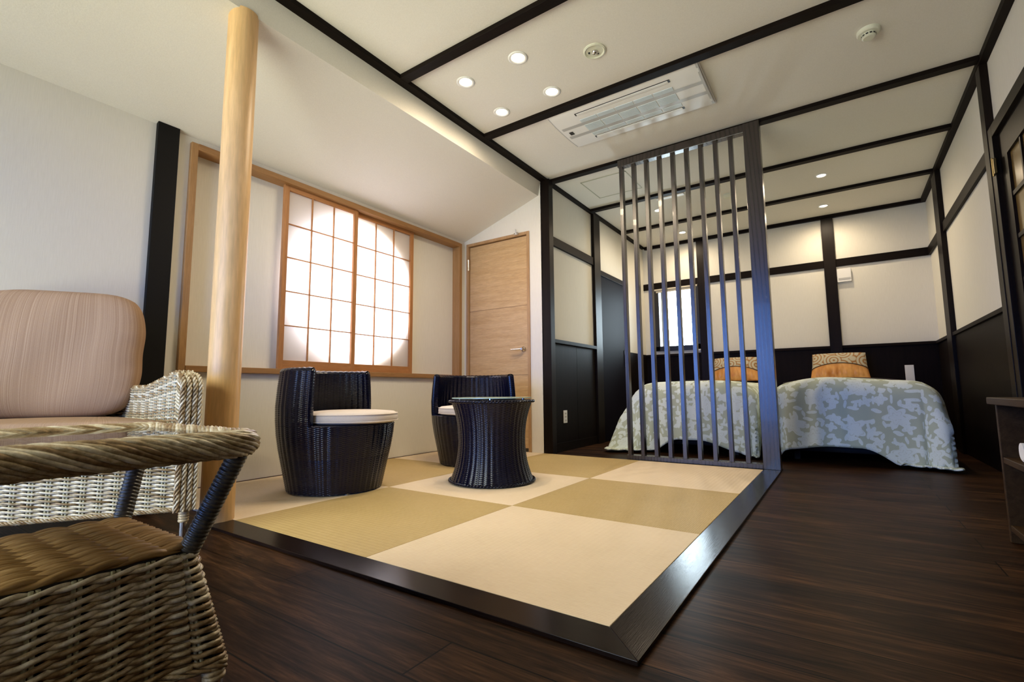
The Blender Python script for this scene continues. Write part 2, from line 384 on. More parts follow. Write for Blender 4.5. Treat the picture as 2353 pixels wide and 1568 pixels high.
# recessed back of the niche with a circular hole
cy_, cz_, cr_ = 1.385, 1.375, .60
s = MB(); SEG = 96
for (xa, flip) in ((-2.768, False), (-2.86, True)):
    inner = [(xa, cy_+cr_*math.cos(2*PI*k/SEG), cz_+cr_*math.sin(2*PI*k/SEG)) for k in range(SEG)]
    outer = []
    for k in range(SEG):
        c, q = math.cos(2*PI*k/SEG), math.sin(2*PI*k/SEG)
        tt = min(((wy1+.02-cy_) if c > 0 else (cy_-wy0+.02))/max(abs(c), 1e-6), ((wz1+.02-cz_) if q > 0 else (cz_-wz0+.02))/max(abs(q), 1e-6))
        outer.append((xa, cy_+tt*c, cz_+tt*q))
    rows = [outer, inner] if not flip else [inner, outer]
    s.grid(rows, closev=True)
rows = [[(xa, cy_+cr_*math.cos(2*PI*k/SEG), cz_+cr_*math.sin(2*PI*k/SEG)) for k in range(SEG)] for xa in (-2.768, -2.86)]
s.grid(rows, closev=True)
struct(s.build('wall_left_recess', WALL), 'plain recessed plaster behind the sliding paper screens', 'wall')
win2 = struct(empty('window_2', (XW, 1.35, wz0)), 'wide wooden window casing with plain side panels and round opening', 'window')
def cwin(mb, nm, m, **k):
    o = mb.build(nm, m, None, **k); o.parent = win2; o.matrix_parent_inverse = Matrix.Translation((-XW, -1.35, -wz0)); return o
cwin(B(-2.768, -2.672, .09, .127, .686, 2.082), 'jamb', CASZ, bevel=.002)
cwin(B(-2.768, -2.672, 2.576, 2.615, .686, 2.082), 'jamb', CASZ, bevel=.002)
cwin(B(-2.768, -2.668, .127, 2.576, 2.043, 2.082), 'head_casing', CASY, bevel=.002)
cwin(B(-2.768, -2.668, .127, 2.576, .686, .722), 'sill', CASY, bevel=.002)
# door wall (far end of the tatami area)
s = MB(); dx0, dx1, dz = -2.665, -1.893, 2.086
s.box(XW-.1, dx0, Y3, Y3+.1, -.012, 2.6); s.box(dx1, -1.755, Y3, Y3+.1, -.012, 2.6); s.box(dx0, dx1, Y3, Y3+.1, dz, 2.6)
s.box(-1.765, -1.745, Y3, Y3+.1, -.012, 2.6)
s.box(dx0-.05, dx1+.05, Y3+.1, Y3+.13, -.012, dz+.1)  # unseen plate added behind the door, stops outside light leaking round the leaf
struct(s.build('wall_door_end', WALL), 'white wall with the light oak door', 'wall')
# bedroom left wall
s = B(XL-.12, XL, Y3+.1, YB+.1, -.012, 2.6)
struct(s.build('wall_bedroom_left', WALL), 'off-white papered bedroom wall left of the beds', 'wall')
# back wall with window hole
bx0, bx1, bz0, bz1 = -1.56, -1.03, 1.12, 1.945
s = MB(); s.box(XL-.1, bx0, YB, YB+.14, -.012, 2.6); s.box(bx1, XR+.1, YB, YB+.14, -.012, 2.6)
s.box(bx0, bx1, YB, YB+.14, -.012, bz0); s.box(bx0, bx1, YB, YB+.14, bz1, 2.6)
struct(s.build('wall_back', WALL), 'off-white papered wall behind the bed heads', 'wall')
ry0, ry1, rz1 = 1.86, 2.72, 2.085
s = MB(); s.box(XR, XR+.12, ry1, YB+.1, -.012, 2.6); s.box(XR, XR+.12, YF-.1, ry0, -.012, 2.6); s.box(XR, XR+.12, ry0, ry1, rz1, 2.6)
s.box(XR+.12, XR+.15, ry0-.05, ry1+.05, -.012, rz1+.1)  # added unseen plate closing this doorway from behind, keeps outside light out
struct(s.build('wall_right', WALL), 'off-white papered wall on the right with dark posts', 'wall')
gx0, gx1, gz1 = -2.6, -.3, 2.02
s = MB(); s.box(XW-.15, gx0, YF-.12, YF, -.012, 2.6); s.box(gx1, XR+.12, YF-.12, YF, -.012, 2.6); s.box(gx0, gx1, YF-.12, YF, gz1, 2.6)
struct(s.build('wall_front', WALL), 'white wall around the garden window', 'wall')
win3 = struct(empty('window_3', (gx0, YF-.06, 0)), 'tall glazed garden window', 'window')
s = MB()
for x in (gx0, gx0+1.13, gx1-.05): s.box(x-gx0, x-gx0+.05, -.03, .03, 0, gz1)
s.box(0, gx1-gx0, -.03, .03, 0, .05); s.box(0, gx1-gx0, -.03, .03, gz1-.05, gz1)
s.build('window_frame', ALUB, win3)
B(.02, gx1-gx0-.02, -.004, .004, .03, gz1-.03).build('window_pane', GLASS, win3)

# ------------------------------------------------------------------ trims
tn = [0]
def trim(x0, x1, y0, y1, z0, z1, m, label, bev=.002):
    tn[0] += 1
    o = B(x0, x1, y0, y1, z0, z1).build('trim_%d' % tn[0], m, bevel=bev); struct(o, label, 'trim'); return o
trim(-1.772, -1.703, YF, YB-.04, HB, HC+.001, DARK_Y, 'long dark ceiling beam where the sloping ceiling meets the flat one')
s = MB(); s.extrude_poly([(-1.790, slz(-1.790)-.001), (-1.757, HB+.02), (-1.775, HB+.02), (-1.808, slz(-1.808)-.0)], lambda p, k: (p[0], (YF, Y3)[k], p[1]))  # leaned to face downward, so the upstand renders brighter; slope put in for light
struct(s.build('ceiling_fascia', CEIL), 'narrow white upstand under the long dark beam', 'ceiling')
bat = [(-.10,-.036),(.86,.924),(1.731,1.795),(2.746,2.81),(3.666,3.73),(4.586,4.65)]
names = ['behind the camera', 'before the four downlights', 'between downlights and air conditioner', 'above the slatted screen', 'first beyond the slatted screen', 'nearest to the bed heads']
for (a, b), nm in zip(bat, names):
    trim(-1.703, 1.308, a, b, HB, HC+.001, DARK_X, 'dark ceiling batten ' + nm)
trim(-1.703, XR, YB-.045, YB, HB-.012, HC+.001, DARK_X, 'dark batten along the top of the bedroom back wall')
trim(1.308, XR, YF, YB-.045, HB-.012, HC+.001, DARK_Y, 'dark beam along the top of the right wall')
# bedroom left wall posts/rails
trim(-1.757, -1.672, 2.683, 2.76, -.011, HB+.01, DARK_Z, 'tall dark corner post between the oak door wall and the bedroom')
trim(-1.742, -1.705, 3.752, 3.915, -.011, HB+.01, DARK_Z, 'dark post beside the dark bedroom door')
trim(-1.742, -1.715, 2.76, 3.752, ZM0, ZM1, DARK_Y, 'dark rail high on the short bedroom side wall')
trim(-1.742, -1.705, 2.76, 3.752, ZD-.035, ZD, DARK_Y, 'dark cap rail of the wainscot on the short bedroom side wall')
s = MB(); s.box(XL-.002, XL+.012, 2.76, 3.30, .07, ZD-.035); s.box(XL-.002, XL+.012, 3.304, 3.752, .07, ZD-.035)
struct(s.build('wall_bedroom_left_wainscot', PANELD), 'dark wainscot panels below the cap rail on the short side wall', 'wall')
o = B(XL-.002, XL+.018, 2.76, 3.752, -.011, .07).build('baseboard_left', DARK_Y); struct(o, 'dark baseboard of the short side wall', 'baseboard')
trim(XL-.002, XL+.03, 3.915, 4.76, 1.87, 1.93, DARK_Y, 'dark lintel over the dark bedroom door')
trim(XL-.002, XL+.03, 4.70, 4.76, -.011, 1.87, DARK_Z, 'far jamb of the dark bedroom door')
s = B(XL-.002, XL+.012, 4.76, YB, .0, ZD)
struct(s.build('wall_bedroom_left_wainscot_far', PANELD), 'dark wainscot between the dark door and the back wall', 'wall')
d2 = struct(empty('door_2', (XL, 4.3, 0)), 'dark flush sliding door in the bedroom side wall', 'door')
B(-.01, .016, -.385, .40, -.011, 1.87).build('door_leaf', mat('dark_glossy_door', (.006,.005,.009), .6, spec=.05), d2)
s = B(.016, .024, .30, .33, .85, 1.05); s.build('door_pull', BLACKP, d2)
# back wall
trim(XL, XR, YB-.02, YB, ZM0, ZM1, DARK_X, 'dark rail across the upper bedroom back wall')
trim(.404, .52, YB-.045, YB+.001, -.011, HB, DARK_Z, 'dark post on the back wall between the two bed cushions')
trim(-1.0, -.882, YB-.045, YB+.001, -.011, HB, DARK_Z, 'dark post on the back wall right of the small window')
trim(XL, XR, YB-.03, YB, ZD-.03, ZD, DARK_X, 'dark cap rail of the wainscot behind the beds')
struct(B(XL, XR, YB-.014, YB+.001, -.011, ZD-.03).build('wall_back_wainscot', PANELD), 'dark wainscot behind the beds', 'wall')
# right wall
trim(1.312, XR+.001, 2.80, 2.893, -.011, HB, DARK_Z, 'dark post beside the framed door on the right wall')
trim(1.312, XR+.001, 4.545, 4.76, -.011, HB, DARK_Z, 'dark post on the right wall near the back corner')
trim(1.329, XR+.001, 2.893, 5.45, ZM0, ZM1, DARK_Y, 'dark rail across the upper right wall')
trim(1.319, XR+.001, 2.893, 5.45, ZD-.03, ZD, DARK_Y, 'dark cap rail of the right wall wainscot')
struct(B(1.337, XR+.001, 2.893, YB, -.011, ZD-.03).build('wall_right_wainscot', PANELD), 'dark wainscot along the right wall', 'wall')
struct(B(1.337, XR+.001, YF, 1.80, -.011, ZD-.03).build('wall_right_wainscot_near', PANELD), 'dark wainscot behind the brown cabinet', 'wall')
d3 = struct(empty('door_3', (XR, 2.29, 0)), 'dark framed door with small glass lights on the right wall', 'door')
s = MB(); s.box(-.035, .05, .43, .51, -.011, 2.10); s.box(-.035, .05, -.51, -.43, -.011, 2.10); s.box(-.035, .05, -.43, .43, 2.03, 2.10)
s.build('door_frame', DARK_Z, d3, bevel=.002)
s = MB(); s.box(-.01, .03, -.43, -.33, 0, 2.03); s.box(-.01, .03, .30, .43, 0, 2.03); s.box(-.01, .03, -.33, .30, 1.87, 2.03); s.box(-.01, .03, -.33, .30, 0, .9)
for k in range(1, 4): s.box(-.006, .02, -.33, .30, .9+k*.243-.012, .9+k*.243+.012)
for k in range(1, 3): s.box(-.006, .02, -.33+k*.21-.01, -.33+k*.21+.01, .9, 1.87)
s.build('door_leaf', DARK_Z, d3)
B(.004, .010, -.33, .30, .9, 1.87).build('door_glass', GLITCH, d3)
s = MB(); s.box(-.045, -.034, .405, .455, 1.80, 1.89); s.lathe([(.006, 1.79), (.006, 1.90)], -.044, .432, 10); s.build('hinge', BRASSD, d3)
# window wall black post
trim(XW-.001, XW+.03, -.088, .022, -.011, slz(XW)+.008, mat('black_post_paint', (.004,.004,.004), .6, spec=.2), 'black post on the window wall behind the wicker armchair')
o = B(XW-.001, XW+.006, .03, Y3, -.002, .004).build('baseboard_window', mat('thin_brown_edge', (.06,.03,.02), .6)); struct(o, 'thin brown strip where tatami meets the window wall', 'baseboard')

# ------------------------------------------------------------------ window_1: small bedroom window
w1 = struct(empty('window_1', ((bx0+bx1)/2, YB, bz0)), 'small black framed casement window left of the beds', 'window')
hw = (bx1-bx0)/2; hh = bz1-bz0
s = MB(); s.box(-hw-.03, -hw+.03, -.03, .1, -.03, hh+.01); s.box(hw-.03, hw+.03, -.03, .1, -.03, hh+.01); s.box(-hw-.03, hw+.03, -.03, .1, -.035, .03); s.box(-hw-.03, hw+.03, -.03, .1, hh-.03, hh+.01)
s.build('window_frame', ALUB, w1, bevel=.003)
s = MB(); s.box(-hw+.05, -hw+.075, .02, .06, .03, hh-.03); s.box(-hw+.085, -hw+.10, .02, .06, .03, hh-.03); s.build('sash', mat('grey_sash', (.45,.52,.52), .4), w1)
B(-hw+.03, hw-.03, .07, .076, .03, hh-.03).build('window_pane', GLASS, w1)
s = MB(); s.tube([(-hw-.02, -.03, hh-.012), (hw+.02, -.03, hh-.012)], .014, 12); s.box(-hw, hw, -.032, -.030, hh-.05, hh-.012)
s.build('roller_blind', SHADE, w1)

# ------------------------------------------------------------------ door_1: oak door
d1 = struct(empty('door_1', ((dx0+dx1)/2, Y3, 0)), 'light oak flush door at the far end of the tatami', 'door')
hw = (dx1-dx0)/2
s = MB(); s.box(-hw-.0, -hw+.028, -.012, .09, 0, dz); s.box(hw-.028, hw, -.012, .09, 0, dz); s.box(-hw+.028, hw-.028, -.012, .09, dz-.028, dz)
s.build('door_frame', OAKV, d1, bevel=.002)
leaf = MB(); zs = [.03, .71, 1.373, dz-.034]
for a, b in zip(zs[:-1], zs[1:]): leaf.box(-hw+.033, hw-.033, .012, .045, a+.0025, b-.0025)
leaf.box(-hw+.033, hw-.033, .018, .04, .03, dz-.034)
leaf.build('door_leaf', OAKH, d1)
s = MB(); s.lathe([(.026, 0), (.026, .006), (.012, .010), (.011, .045)], 0, 0, 20)
s.v = [(x+hw-.085, .012-z, y+.952) for x, y, z in s.v]
s.tube([(hw-.085, -.033, .952), (hw-.10, -.036, .952), (hw-.20, -.036, .952)], [.011, .010, .007], 10)
s.build('door_handle', CHROME, d1, smooth=True)
for z in (.25, 1.86):
    s = MB(); s.box(-hw+.022, -hw+.042, -.016, -.010, z-.055, z+.055); s.lathe([(.007, z-.058), (.007, z+.058)], -hw+.031, -.017, 12); s.build('hinge', CHROME, d1)
s = MB(); s.box(hw-.16, hw-.11, -.03, -.012, dz-.02, dz); s.tube([(hw-.135, -.03, dz-.01), (hw-.135, -.035, dz+.035)], .006, 8); s.build('door_stop_catch', CHROME, d1)

# ------------------------------------------------------------------ tatami and board frame
fr = tag(empty('tatami_border_frame', (0, 0, 0)), 'dark mitred wooden boards bordering the front and right of the tatami', 'floor border')
s = MB(); s.extrude_poly([(-1.775, -.107), (.107, -.107), (.0, -.0), (-1.775, -.0)], lambda p, k: (p[0], p[1], (-.0115, .0)[k]))
s.build('front_board', FRAMEW, fr, bevel=.0015)
s = MB(); s.extrude_poly([(.1075, -.107), (.107, 2.82), (.0, 2.70), (.0005, .0)], lambda p, k: (p[0], p[1], (-.0115, .0)[k]))
s.build('side_board', FRAMEWY, fr, bevel=.0015)
fb = B(XL, -.001, 2.690, 2.712, -.0115, -.003).build('threshold_strip', FRAMEW, fr)
cols = [(-.88, -.001), (-1.76, -.881), (-2.693, -1.761)]; rowsy = [(.001, .879), (.88, 1.758), (1.759, 2.683)]
cn = ['right', 'middle', 'window-side']; rn = ['front', 'middle', 'far']
for ci, (x0, x1) in enumerate(cols):
    for ri, (y0, y1) in enumerate(rowsy):
        light = (ci+ri) % 2 == 0
        ex = {(0,0): 'pale square tatami mat at the front corner of the wooden border', (0,1): 'turned, darker-toned square tatami mat between the front corner mat and the mat by the slatted screen',
              (0,2): 'pale square tatami mat against the slatted screen', (1,0): 'turned, darker-toned square tatami mat left of the front corner mat',
              (1,1): 'pale square tatami mat in the middle under the black glass-topped table', (1,2): 'turned, darker-toned square tatami mat right of the oak door, left of the screen mat',
              (2,0): 'pale square tatami mat between the round pillar and the near black chair', (2,1): 'turned, darker-toned square tatami mat along the window wall between the two black chairs',
              (2,2): 'pale square tatami mat under the far black chair by the oak door'}[(ci, ri)]
        x0b = x0
        o = B(-(x1-x0)/2, (x1-x0)/2, -(y1-y0)/2, (y1-y0)/2, -.0115, 0).build('tatami_mat', TATL if light else TATD, bevel=.0015)
        o.location = ((x0+x1)/2, (y0+y1)/2, 0)
        tag(o, ex, 'tatami mat', 'square tatami mats in a checkerboard')

# ------------------------------------------------------------------ shoji panels
def shoji(y0, y1, x, label):
    w = y1-y0; e = tag(empty('shoji_panel', (x, (y0+y1)/2, .722)), label, 'shoji screen', 'sliding shoji panels at the window')
    H = 2.043-.722; h = w/2; st = .036
    s = B(-.013, .013, -h, -h+st, 0, H); s.build('stile', CEDZ, e, bevel=.0015)
    s = B(-.013, .013, h-st, h, 0, H); s.build('stile', CEDZ, e, bevel=.0015)
    B(-.012, .012, -h+st, h-st, H-.036, H).build('top_rail', CEDY, e, bevel=.0015)
    B(-.012, .012, -h+st, h-st, 0, .062).build('bottom_rail', CEDY, e, bevel=.0015)
    s = MB(); a, b = -h+st, h-st
    for k in (1, 2): yy = a+(b-a)*k/3; s.box(-.002, .010, yy-.004, yy+.004, .062, H-.036)
    for k in range(1, 5): zz = .062+(H-.098)*k/5; s.box(-.004, .009, a, b, zz-.0035, zz+.0035)
    s.build('lattice', CEDY, e)
    MB().quad((-.006, a, .062), (-.006, b, .062), (-.006, b, H-.036), (-.006, a, H-.036)).build('paper', PAPER, e)
    return e
shoji(.703, 1.335, -2.712, 'left sliding shoji panel, nearer the round pillar, lapping in front of the other')
shoji(1.315, 1.985, -2.741, 'right sliding shoji panel, nearer the oak door, sitting behind the other')

# ------------------------------------------------------------------ round pillar
pc = (-1.838, -.040); pr = .066
s = MB(); rows = []
for i in range(40):
    z = -.011+(2.42+.011)*i/39
    rows.append([(pc[0]+(pr*(1+.006*math.sin(3*a+z*2)+.003*math.sin(z*5+a))*(1.03-.03*z/2.4))*math.cos(a), pc[1]+pr*(1+.006*math.sin(3*a+z*2)+.003*math.sin(z*5+a))*(1.03-.03*z/2.4)*math.sin(a), z) for a in [2*PI*k/40 for k in range(40)]])
s.grid(rows, closev=True); s.fan(rows[0], True)
o = s.build('round_pillar', LOG, smooth=True); tag(o, 'pale peeled log pillar rising from the front left corner of the tatami', 'pillar')

# ------------------------------------------------------------------ slatted screen
sc = tag(empty('slatted_screen', (-.45, 2.75, 0)), 'tall dark slatted partition with one wide post between tatami and beds', 'screen')
def pp(mb, nm, m, par, **k):
    mb.v = [(x-par.location.x, y-par.location.y, z-par.location.z) for x, y, z in mb.v]
    return mb.build(nm, m, par, **k)
for i in range(9):
    x = -.989+.1096*i
    pp(B(x, x+.030, 2.718, 2.768, .032, 2.50), 'slat', SCREENW, sc, bevel=.0015)
pp(B(-1.0, -.003, 2.712, 2.80, 0.0, .032), 'bottom_rail', SCREENW, sc, bevel=.0015)
pp(B(-1.0, -.003, 2.714, 2.775, 2.485, HB+.002), 'top_rail', SCREENW, sc, bevel=.0015)
pp(B(-.003, .106, 2.712, 2.80, 0, HB+.004), 'post', SCREENW, sc, bevel=.002)

# ------------------------------------------------------------------ ceiling fittings
def downlight(x, y, label, grp, power, size=.047):
    e = tag(empty('ceiling_downlight', (x, y, HC)), label, 'downlight', grp)
    s = MB(); s.lathe([(size+.012, .0), (size+.012, -.004), (size+.001, -.007), (size*.86, -.0015), (size*.84, -.001)], 0, 0, 32, False, False); s.build('trim_ring', WHITEP, e, smooth=True)
    size = size*.86
    s = MB(); s.lathe([(size*(1-.02), -.002), (size*.5, -.003)], 0, 0, 32, False, True); s.build('lens', LAMPW, e)
    l = bpy.data.lights.new('downlight_lamp', 'SPOT'); l.energy = power; l.color = (1., .80, .55); l.spot_size = 3.08; l.spot_blend = .8; l.shadow_soft_size = .045
    o = bpy.data.objects.new('downlight_lamp', l); COL.objects.link(o); o.parent = e; o.location = (0, 0, -.02)
    return e
for (x, y, lb) in ((-1.006,1.162,'right downlight of the near pair, beside the round ceiling sensor'), (-1.414,1.159,'left downlight of the near pair, beside the long dark beam'), (-1.002,1.571,'right downlight of the far pair, nearest the air conditioner'), (-1.418,1.571,'left downlight of the far pair, close to beam and batten')):
    downlight(x, y, 'warm lit recessed '+lb, 'four downlights above the tatami', 22)
for (x, y, lb) in ((.455,4.162,'over the foot half of the right bed'), (.447,5.081,'over the head of the right bed'), (-1.09,4.143,'seen through the left slats, nearer one'), (-1.078,5.086,'seen through the slats near the small window')):
    downlight(x, y, 'warm lit recessed downlight '+lb, 'bedroom downlights', 20, .042)
e = tag(empty('ceiling_sensor', (-.598, 1.373, HC)), 'round cream ceiling sensor plate right of the downlights', 'sensor')
s = MB(); s.lathe([(.066, 0), (.066, -.006), (.058, -.010), (.052, -.006), (.052, -.004)], 0, 0, 40, False, True); s.build('plate', CREAMP, e, smooth=False)
s = MB(); s.lathe([(.016, -.004), (.014, -.018), (.004, -.022)], 0, 0, 20); s.build('sensor_eye', CHROME, e, smooth=True)
s = MB(); s.lathe([(.006, -.004), (.005, -.010)], -.032, -.006, 12); s.build('indicator', BLACKP, e)
s = MB(); s.lathe([(.004, -.004), (.004, -.008)], .012, .03, 10); s.build('indicator', BLACKP, e)
e = tag(empty('smoke_detector', (.743, 2.114, HC)), 'round cream smoke detector on the ceiling at the upper right', 'smoke detector')
s = MB(); s.lathe([(.055, 0), (.055, -.016), (.050, -.022), (.036, -.024)], 0, 0, 40, False, True); s.build('housing', CREAMP, e, smooth=False)
s = MB(); s.lathe([(.034, -.024), (.034, -.028), (.034, -.040), (.026, -.046)], 0, 0, 32, False, True); s.build('dome', CREAMP, e)
for k in range(12):
    a0 = 2*PI*k/12+.08; a1 = 2*PI*(k+1)/12-.08
    s = MB(); s.grid([[(.0352*math.cos(a), .0352*math.sin(a), z) for a in (a0, (a0+a1)/2, a1)] for z in (-.029, -.037)]); s.build('vent_slot', BLACKP, e)
e = tag(empty('ceiling_detector', (-.36, 4.13, HC)), 'small round detector on the bedroom ceiling seen through the last slat gap', 'smoke detector')
s = MB(); s.lathe([(.05, 0), (.05, -.015), (.03, -.035)], 0, 0, 24, False, True); s.build('housing', CREAMP, e)

# air conditioner cassette
ac = tag(empty('ceiling_air_conditioner', (-.645, 2.055, HC)), 'white ceiling cassette air conditioner with striped grille beside the slatted screen', 'air conditioner')
L2, W2 = .535, .265
def acprof(y):   # bulge of panel
    return -.018-.016*(1-(abs(y)/W2)**3)
s = MB()
s.box(-L2, L2, -W2, W2, -.018, 0.0)
s.extrude_poly([(-W2+.004, -.016)]+[(-W2+.004+2*(W2-.004)*i/24, acprof(-W2+2*W2*i/24)-.0005) for i in range(25)]+[(W2-.004, -.016)], lambda p, k: ((-L2+.012, L2-.012)[k], p[0], p[1]))
s.build('panel', WHITEP, ac, bevel=.0)
def acstrip(x0, x1, y0, y1, nm, m, dz=.0015, n=4):
    s = MB(); s.grid([[(x, y0+(y1-y0)*i/n, acprof(y0+(y1-y0)*i/n)-dz) for x in (x1, x0)] for i in range(n+1)]); return s.build(nm, m, ac)
acstrip(-L2+.03, L2-.02, -.075, -.040, 'grey_stripe', GREYP)
acstrip(-L2+.03, L2-.02, .055, .092, 'grey_stripe', GREYP)
acstrip(L2-.02, L2-.004, -W2+.01, W2-.01, 'end_cap', GREYP, .002)
acstrip(-L2+.004, -L2+.012, -W2+.02, W2-.02, 'end_cap', GREYP, .002)
for y0, y1 in ((-.118, -.078), (-.037, .052), (.095, .140)):
    s = MB()
    for k in range(5):
        a = -.335+k*.136
        for j in range(9):
            yy = y0+(y1-y0)*(j+.5)/9
            s.box(a+.003, a+.131, yy-(y1-y0)/24, yy+(y1-y0)/24, acprof(yy)-.004, acprof(yy)+.002)
    s.build('grille', BLUEP, ac)
for y0, sgn in ((-.185, -1), (.170, 1)):
    s = MB(); s.box(-.335, .345, y0-.014, y0+.014, acprof(y0)-.0025, acprof(y0)+.004); s.build('outlet_slot', BLACKP, ac)
    s = MB(); s.box(-.322, .332, y0-.011, y0+.009, acprof(y0)-.007, acprof(y0)-.003); s.build('louver', WHITEP, ac)
s = MB(); s.box(-.478, -.448, -.005, .035, acprof(0)-.004, acprof(0)); s.build('receiver', BLACKP, ac)
# ceiling hatch
e = tag(empty('ceiling_hatch', (-1.26, 3.215, HC)), 'square flush ceiling access hatch left behind the slatted screen', 'hatch')
s = MB(); a = .228
for q in (((-a), a, -a, -a+.008), (-a, a, a-.008, a), (-a, -a+.008, -a, a), (a-.008, a, -a, a)): s.box(q[0], q[1], q[2], q[3], -.004, 0)
s.build('hatch_frame', mat('hatch_edge', (.45,.46,.36), .5), e); B(-a+.008, a-.008, -a+.008, a-.008, -.001, 0).build('hatch_lid', CEIL, e)
o = B(-.14, .14, -.03, .03, -.02, 0).build('ceiling_light_bar', WHITEP, bevel=.003); o.location = (-.86, 3.80, HC)
tag(o, 'slim white rectangular ceiling fitting just behind a batten, seen through the slats', 'ceiling fitting')

# wall fittings
def plate(x0, x1, y0, y1, z0, z1, nm, label, cat, holes=None, grp=None):
    o = B(x0, x1, y0, y1, z0, z1).build(nm, WHITEP, bevel=.002); 
    c = Vector(((x0+x1)/2, (y0+y1)/2, (z0+z1)/2)); o.data.transform(Matrix.Translation(-c)); o.location = c
    tag(o, label, cat, grp)
    return o
o = plate(XL+.010, XL+.018, 2.995, 3.065, .25, .37, 'wall_outlet', 'white double power outlet low on the dark wainscot behind the tatami', 'outlet')
s = MB()
for z in (-.035, .0, .03): s.box(.004, .006, -.012, -.007, z-.008, z+.008); s.box(.004, .006, .007, .012, z-.008, z+.008)
s.build('socket_slots', mat('grey_slots', (.25,.25,.26), .5), o)
plate(1.05, 1.125, YB-.022, YB-.012, .63, .80, 'wall_switch', 'white switch plate on the dark wainscot right of the right bed', 'switch')
plate(-1.035, -1.003, YB-.03, YB-.020, 1.07, 1.16, 'wall_switch', 'tiny white plate beside the small window post', 'switch')
o = plate(.522, .655, YB-.035, YB+.0, 1.765, 1.915, 'wall_intercom', 'off-white box mounted on the back wall right of the dark post', 'intercom')
B(-.055, .06, -.020, -.0168, -.052, -.030).build('panel_seam', GREYP, o)

